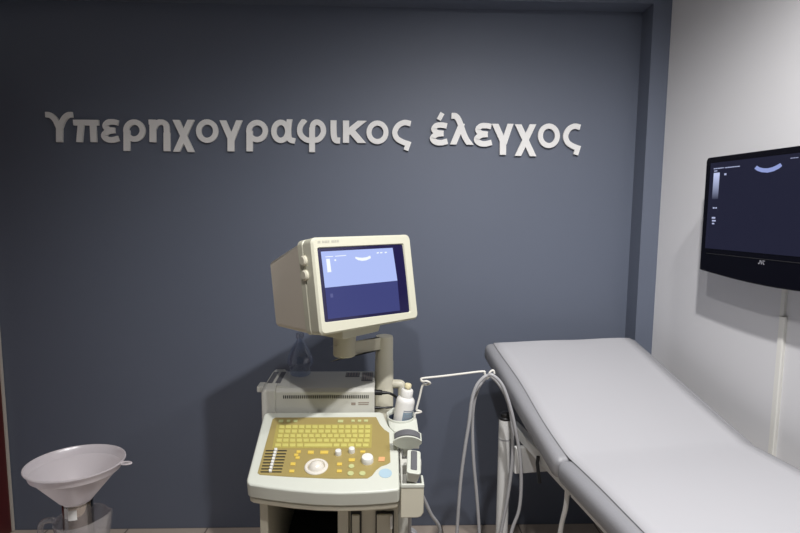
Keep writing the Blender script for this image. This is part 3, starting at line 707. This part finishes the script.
for x0, x1 in ((onY(350.5, 520, BY0).x, onY(361.5, 520, BY0).x), (onY(375.5, 520, BY0).x, onY(394, 520, BY0).x)):
    zt_ = onY(360, 513, BY0).z
    r_ = bodypart('module_slot', (x0, BY0+.006, .22), (x1, BY0+.0125, zt_), M_slot, bev=.002)
    m_ = bodypart('module_door', (x0+.004, BY0-.002, .23), (x1-.006, BY0+.006, zt_-.006), M_beige, par=r_, bev=.003)
xl = onY(391, 520, BY0).x
bm = BM(); box(bm, (xl-.004, BY0-.014, onY(390, 527, BY0).z), (xl+.005, BY0-.003, onY(390, 513.5, BY0).z)); finish('latch', bm, M_knob, parent=m_, bevel=.003)
bodypart('base', (BX0-.01, BY0-.03, .10), (BX1+.045, BY1+.02, .159), M_beige, bev=.012)
for x_ in (BX0+.03, BX1):
    for y_ in (BY0+.01, BY1-.03):
        bm = BM(); tube(bm, [(x_-.014, y_, .04), (x_+.014, y_, .04)], .04, 22); tube(bm, [(x_, y_, .07), (x_, y_, .101)], .016, 12); finish('caster', bm, M_black, parent=us, smooth=True)
# the long probe cables hang over the hook and go back to the machine
def strand(pts, y): return [onY(a, b_, y) for a, b_ in pts]
def hang_cable(front, back, start, end, yf, r):
    f_ = strand(front, yf); b__ = strand(back, yf-.02)
    lo = [Vector((f_[0].x-.015, f_[0].y, .24)), Vector((f_[0].x-.07, f_[0].y, .19)), Vector((start.x+.06, start.y, .26))]
    hi = [Vector((b__[-1].x-.01, b__[-1].y, .22)), Vector((b__[-1].x-.10, b__[-1].y+.02, .17)), Vector((end.x+.12, end.y, .24)), Vector((end.x+.03, end.y, .30)), end]
    return spline([start]+lo[::-1]+f_+b__+hi, 6)

# ------------------------------------------------------------------ gel bottle in the well
gc = Vector((wc.x-.0015, wc.y, wc.z-.0625)); ax = Vector((.15, 0, 1)).normalized()
gx, gy = frame_of(ax); MG = axes(gc, gx, gy, ax)
gb = thing('gel_bottle', 'white gel bottle with cream cap standing in the console well', 'bottle', gc)
bm = BM(); lathe(bm, [(0, .002), (.029, .002), (.0340, .006), (.0340, .122), (.033, .129), (.028, .136), (.022, .140), (.0205, .141), (0, .141)], MG, 32); finish('bottle_body', bm, M_bottle, parent=gb, smooth=True)
bm = BM(); lathe(bm, [(.0205, .141), (.0225, .1415), (.0225, .163), (.020, .167), (.009, .168), (.008, .168), (0, .168)], MG, 28); finish('collar', bm, M_bottle, parent=gb, smooth=True)
bm = BM(); lathe(bm, [(.0075, .168), (.008, .173), (.0125, .175), (.0128, .184), (.0105, .188), (0, .189)], MG, 24); finish('cap', bm, M_cap, parent=gb, smooth=True)
bm = BM()
for k in range(16):                                        # printed label on the front right of the bottle
    a0, a1 = -100+k*8, -92+k*8
vs = []
base_ang = math.atan2((MG.to_3x3().inverted() @ Vector((.25, -1, 0))).y, (MG.to_3x3().inverted() @ Vector((.25, -1, 0))).x)
for k in range(15):
    a = base_ang+math.radians(-22+92*k/14)
    vs.append([bm.verts.new(MG @ Vector((.0343*math.cos(a), .0343*math.sin(a), z))) for z in (.045, .092)])
for p, q in zip(vs, vs[1:]): bm.faces.new((p[0], q[0], q[1], p[1]))
finish('label', bm, M_lab, parent=gb, smooth=True)
bm = BM()
for z0, z1, w0, w1 in ((.095, .0985, -20, 70), (.080, .083, -8, 50), (.068, .075, -12, 28)):
    vs = [[bm.verts.new(MG @ Vector((0.0347*math.cos(base_ang+math.radians(w0+(w1-w0)*k/8)), 0.0347*math.sin(base_ang+math.radians(w0+(w1-w0)*k/8)), z))) for z in (z0, z1)] for k in range(9)]
    for p, q in zip(vs, vs[1:]): bm.faces.new((p[0], q[0], q[1], p[1]))
finish('label_print', bm, mat('label_grey_print', (.25, .28, .33), .5), parent=gb)

# ------------------------------------------------------------------ two probes in the holder
# convex probe: fan head across the machine, handle down into the tray
pc = onP(406.8, 447.6)
cp = thing('ultrasound_probe', 'curved ultrasound probe with wide fan head, just in front of the gel bottle', 'probe', pc-PN*.01, 'probes in the console holder')
ca = Vector((0, -.42, 1)).normalized(); cxv = Vector((1, 0, 0)); cyv = ca.cross(cxv)
def cpt(a, h, t): return pc+cxv*a+ca*h+cyv*t
def fan(bm, outl, th):
    prism(bm, [cpt(a, h, th/2) for a, h in outl], [cpt(a, h, -th/2) for a, h in outl])
arcp = [(.046*math.sin(math.radians(t))/math.sin(math.radians(52)), .050+.020*(math.cos(math.radians(t))-math.cos(math.radians(52)))/(1-math.cos(math.radians(52)))) for t in range(-52, 53, 8)]
bm = BM(); fan(bm, [(-.018, .012), (.018, .012), (.040, .028), (.047, .036), (.047, .050)]+[(a, h-.002) for a, h in arcp[::-1]]+[(-.047, .050), (-.047, .036), (-.040, .028)], .034); finish('probe_head', bm, M_probe, parent=cp, bevel=.009, seg=4)
bm = BM(); lens_o = [(a*.93, h+.004) for a, h in arcp]; lens_i = [(a*.93, h-.006) for a, h in arcp]
fan(bm, lens_o[::-1]+lens_i, .024); finish('lens', bm, M_lens, parent=cp, bevel=.003)
bm = BM(); prism(bm, [cpt(a*.7, -.030, t*.7) for a, t in rrect(.03, .024, .008)], [cpt(a, .024, t) for a, t in rrect(.040, .026, .009)]); finish('handle', bm, M_probe, parent=cp, smooth=True)
# linear probe: long narrow head along the depth
lc = onP(411.8, 474.5, .006)
lp = thing('ultrasound_probe', 'straight-faced ultrasound probe with long grey strip, in the front holder slot', 'probe', lc-PN*.02, 'probes in the console holder')
la = Vector((.13, -.22, 1)).normalized(); ly = (Vector((.06, 1, .20))-la*la.dot(Vector((.06, 1, .20)))).normalized(); lx = ly.cross(la)
def lpt(x_, y_, h): return lc+lx*x_+ly*y_+la*h
bm = BM(); prism(bm, [lpt(a, b_, .004) for a, b_ in rrect(.034, .092, .008)], [lpt(a, b_, .044) for a, b_ in rrect(.044, .108, .009)]); finish('probe_head', bm, M_probe, parent=lp, bevel=.004, seg=3)
bm = BM(); prism(bm, [lpt(a, b_+.004, .044) for a, b_ in rrect(.020, .088, .004)], [lpt(a, b_+.004, .0475) for a, b_ in rrect(.016, .082, .003)]); finish('lens', bm, M_lens, parent=lp)
bm = BM(); prism(bm, [lpt(a, b_, -.045) for a, b_ in rrect(.022, .026, .007)], [lpt(a, b_, .006) for a, b_ in rrect(.026, .036, .008)]); finish('handle', bm, M_probe, parent=lp, smooth=True)
s1 = cpt(0, -.028, 0); s2 = lpt(0, 0, -.043)
under = lambda s, dx, dy: [s, s+Vector((0, .0, -.06)), s+Vector((dx, dy, -.12))]
strA = [(457, 532), (460.5, 483), (465, 448), (468.7, 425), (472, 400), (476.5, 386), (483, 378), (487.5, 375.6)]
strC = [(493, 375.4), (502.7, 386), (510.8, 409), (515.7, 431), (519.8, 455), (521.2, 483), (519, 510), (511.5, 532)]
strB = [(479.2, 532), (476.8, 496), (473.6, 460), (472.4, 425), (474, 403), (478.5, 388), (484, 379.6), (487.2, 376.6)]
strD = [(490.5, 376), (498, 383), (506, 396.5), (511, 415), (512.6, 440), (511.8, 465), (507.6, 498), (501, 532)]
def cable(parent, s, front, back, y, startpts, endpt, dz, r=.0062):
    f_ = strand(front, y); b__ = strand(back, y-.010)
    Z = Vector((0, 0, dz))
    lo = [Vector((f_[0].x+.002, y, .28))+Z, Vector((f_[0].x-.035, y, .22))+Z, Vector((f_[0].x-.08, y, .23))+Z]
    hi = [Vector((b__[-1].x-.02, y-.02, .22))+Z*.5, Vector((b__[-1].x-.08, y-.03, .13))+Z*.5, Vector((b__[-1].x-.2, y-.03, .12))+Z*.5, Vector((endpt.x+.06, endpt.y, .22))+Z*.5, endpt+Vector((.03, 0, -.03)), endpt]
    bm = BM(); tube(bm, spline(startpts+lo[::-1]+f_+b__+hi, 8), r, 10); finish('cable', bm, M_cable, parent=parent, smooth=True)
eA = [s1, s1+Vector((.008, .0, -.05)), onY(414, 480, -.72), onY(423, 497, -.70), onY(431, 514, -.68), onY(440, 530, -.65)]
cable(cp, s1, strA, strC, -.617, eA, Vector((.0985, -.66, .40)), .04)
eB = [s2, s2+Vector((0, .01, -.06)), onY(409.8, 522, -.815), onY(409.5, 532, -.80), Vector((.10, -.80, .40)), Vector((.125, -.78, .22)), Vector((.18, -.70, .075)), Vector((.25, -.62, .06))]
cable(lp, s2, strB, strD, -.575, eB, Vector((.0985, -.58, .36)), -.06)

# ------------------------------------------------------------------ clear bottle on the rear unit
bc = onZ(300.5, 374.5, UZ1); 
cb = thing('clear_bottle', 'clear plastic bottle standing on top of the machine behind the ivory screen', 'bottle', (bc.x, bc.y, UZ1))
bm = BM(); lathe(bm, [(0, .001), (.036, .001), (.040, .006), (.042, .03), (.0505, .046), (.0515, .062), (.045, .085), (.032, .112), (.017, .135), (.013, .143), (.013, .152), (0, .152)], T(bc.x, bc.y, UZ1), 32); finish('bottle_body', bm, M_clear, parent=cb, smooth=True)
bm = BM(); lathe(bm, [(.0135, .150), (.016, .151), (.016, .168), (.013, .171), (0, .171)], T(bc.x, bc.y, UZ1), 24); finish('cap', bm, clear_mat('clear_cap', (.80, .82, .88), .25, (.5, .52, .58)), parent=cb, smooth=True)

# ------------------------------------------------------------------ jug, funnel and the stool under them
YJ = -.90
j0, j1 = onY(57.5, 524, YJ), onY(104.2, 524, YJ)
JC = Vector(((j0.x+j1.x)/2, YJ, 0)); JR = (j1.x-j0.x)/2
zl, zr = onY(57, 517.5, YJ).z, onY(104, 514.5, YJ).z
JB = zl-.19
st = thing('stool', 'low brown stool carrying the measuring jug, at the bottom left corner', 'stool', (JC.x, YJ, 0))
bm = BM(); lathe(bm, [(0, JB-.03), (.125, JB-.03), (.13, JB-.025), (.13, JB-.006), (.125, JB), (0, JB)], T(JC.x, YJ, 0), 40); finish('seat', bm, M_stool, parent=st, smooth=True)
for k in range(4):
    a = PI/4+k*PI/2; bm = BM(); tube(bm, [(JC.x+.13*math.cos(a), YJ+.13*math.sin(a), 0), (JC.x+.09*math.cos(a), YJ+.09*math.sin(a), JB-.029)], [.011, .014], 12); finish('leg', bm, M_stool, parent=st, smooth=True)
jug = thing('measuring_jug', 'translucent plastic measuring jug with handle and spout, under the white funnel', 'jug', (JC.x, YJ, JB))
bm = BM(); SEG = 48
def jug_ring(r, t, z0, spout=1):
    out = []
    for k in range(SEG):
        a = 2*PI*k/SEG; ca_ = math.cos(a)
        sp = max(0, math.cos(a))**14*spout*t
        rr = r*(.90+.10*t)+.022*sp
        z = JB+z0 if t < 1 else zl+(zr-zl)*(ca_+1)/2+.012*sp+z0
        out.append(bm.verts.new((JC.x+rr*ca_, YJ+rr*math.sin(a), z)))
    return out
ls = [jug_ring(JR-.004, 0, .004), jug_ring(JR-.003, .5, .11), jug_ring(JR-.003, .9, .165), jug_ring(JR-.001, 1, -.002), jug_ring(JR+.002, 1, 0), jug_ring(JR+.002, 1, -.005), jug_ring(JR, .9, .164), jug_ring(JR, .5, .11), jug_ring(JR, 0, .002), jug_ring(JR-.006, 0, 0)]
for l0, l1 in zip(ls, ls[1:]):
    for k in range(SEG): bm.faces.new((l0[k], l0[(k+1) % SEG], l1[(k+1) % SEG], l1[k]))
bm.faces.new(ls[0]); bm.faces.new(ls[-1][::-1]); finish('jug_body', bm, M_jug, parent=jug, smooth=True)
bm = BM(); tube(bm, spline([(JC.x-JR+.001, YJ, zl-.012), (JC.x-JR-.022, YJ, zl-.008), (JC.x-JR-.046, YJ, zl-.018), (JC.x-JR-.052, YJ, zl-.045), (JC.x-JR-.045, YJ, zl-.10), (JC.x-JR*.93, YJ, zl-.13)], 6), .0085, 12); finish('handle', bm, M_jug, parent=jug, smooth=True)
bm = BM()
for k in range(7): tube(bm, [(JC.x+JR*.955*math.cos(a), YJ+JR*.955*math.sin(a), JB+.03+k*.018) for a in [math.radians(t) for t in range(-95, -66, 4)]], .0011, 6)
finish('scale_marks', bm, M_cable, parent=jug)

fc = onY(76, 461.5, YJ); nc = onY(77.5, 498.5, YJ)
fr = ((onY(126.5, 456, YJ)-onY(23.2, 472, YJ)).length)/2*.855
fup = Vector((.02, .05, 1)).normalized(); fxv = (Vector((1, 0, 0))-fup*fup.x).normalized(); fyv = fup.cross(fxv)
MF = axes(fc, fxv, fyv, fup)
fn = thing('funnel', 'large white plastic funnel tilted above the measuring jug', 'funnel', (nc.x, YJ, JB+.006))
hz = (fc.z-nc.z)
bm = BM(); lathe(bm, [(fr-.003, .0005), (fr, 0), (fr+.0005, -.003), (fr-.006, -.006), (fr-.012, -.026), (fr-.019, -.030), (.046, -hz+.004), (.040, -hz), (.0365, -hz+.001), (.043, -hz+.007), (fr-.022, -.028), (fr-.014, -.024), (fr-.008, -.005)], MF, 64, close=True); finish('cone', bm, M_funnel, parent=fn, smooth=True)
tabc = MF @ Vector((fr+.014, .0, -.003))
bm = BM(); tube(bm, [tabc+fxv*.016*math.cos(a)+fyv*.009*math.sin(a) for a in [2*PI*k/20 for k in range(21)]], .0028, 8); finish('hanging_tab', bm, M_funnel, parent=fn, smooth=True)
bm = BM(); lathe(bm, [(.041, nc.z-.004), (.041, JB+.006), (0, JB+.006)], T(nc.x, YJ, 0), 40); lathe(bm, [(.0385, nc.z-.006), (.041, nc.z-.003), (.041, nc.z-.010)], T(nc.x, YJ, 0), 40); neck = finish('metal_neck', bm, M_steel, parent=fn, smooth=True)
bm = BM(); vs = []
z0, z1 = onY(80, 520.5, YJ-.04).z, onY(80, 510.5, YJ-.04).z
for k in range(9):
    a = math.radians(-98+34*k/8)
    vs.append([bm.verts.new((nc.x+.0415*math.cos(a), YJ+.0415*math.sin(a), z)) for z in (z0, z1)])
for p, q in zip(vs, vs[1:]): bm.faces.new((p[0], q[0], q[1], p[1]))
finish('label', bm, M_bottle, parent=neck, smooth=True)

# ------------------------------------------------------------------ light
def spot(name, loc, aim, power, size, angle, blend, col):
    l = bpy.data.lights.new(name, 'SPOT'); l.energy = power; l.shadow_soft_size = size; l.spot_size = math.radians(angle); l.spot_blend = blend; l.color = col
    o = bpy.data.objects.new(name, l); COL.objects.link(o); o.location = loc
    o.rotation_euler = (Vector(aim)-Vector(loc)).to_track_quat('-Z', 'Y').to_euler(); return o
for loc, aim, P in (((-.1, -2.0, 2.66), (-.15, -1.15, 0), 68), ((.45, -1.75, 2.66), (.60, -.75, 0), 138), ((.95, -1.35, 2.66), (.78, -.85, 0), 44)):
    spot('ceiling_downlight', loc, aim, P, .035, 133, 1.0, (1, .985, .985))
w = bpy.data.worlds.new('world'); S.world = w; w.use_nodes = True
w.node_tree.nodes['Background'].inputs[0].default_value = (.80, .88, 1, 1); w.node_tree.nodes['Background'].inputs[1].default_value = .09

S.view_settings.view_transform = 'Standard'; S.view_settings.look = 'None'
S.view_settings.exposure = 0; S.view_settings.gamma = 1
S.view_settings.use_curve_mapping = False
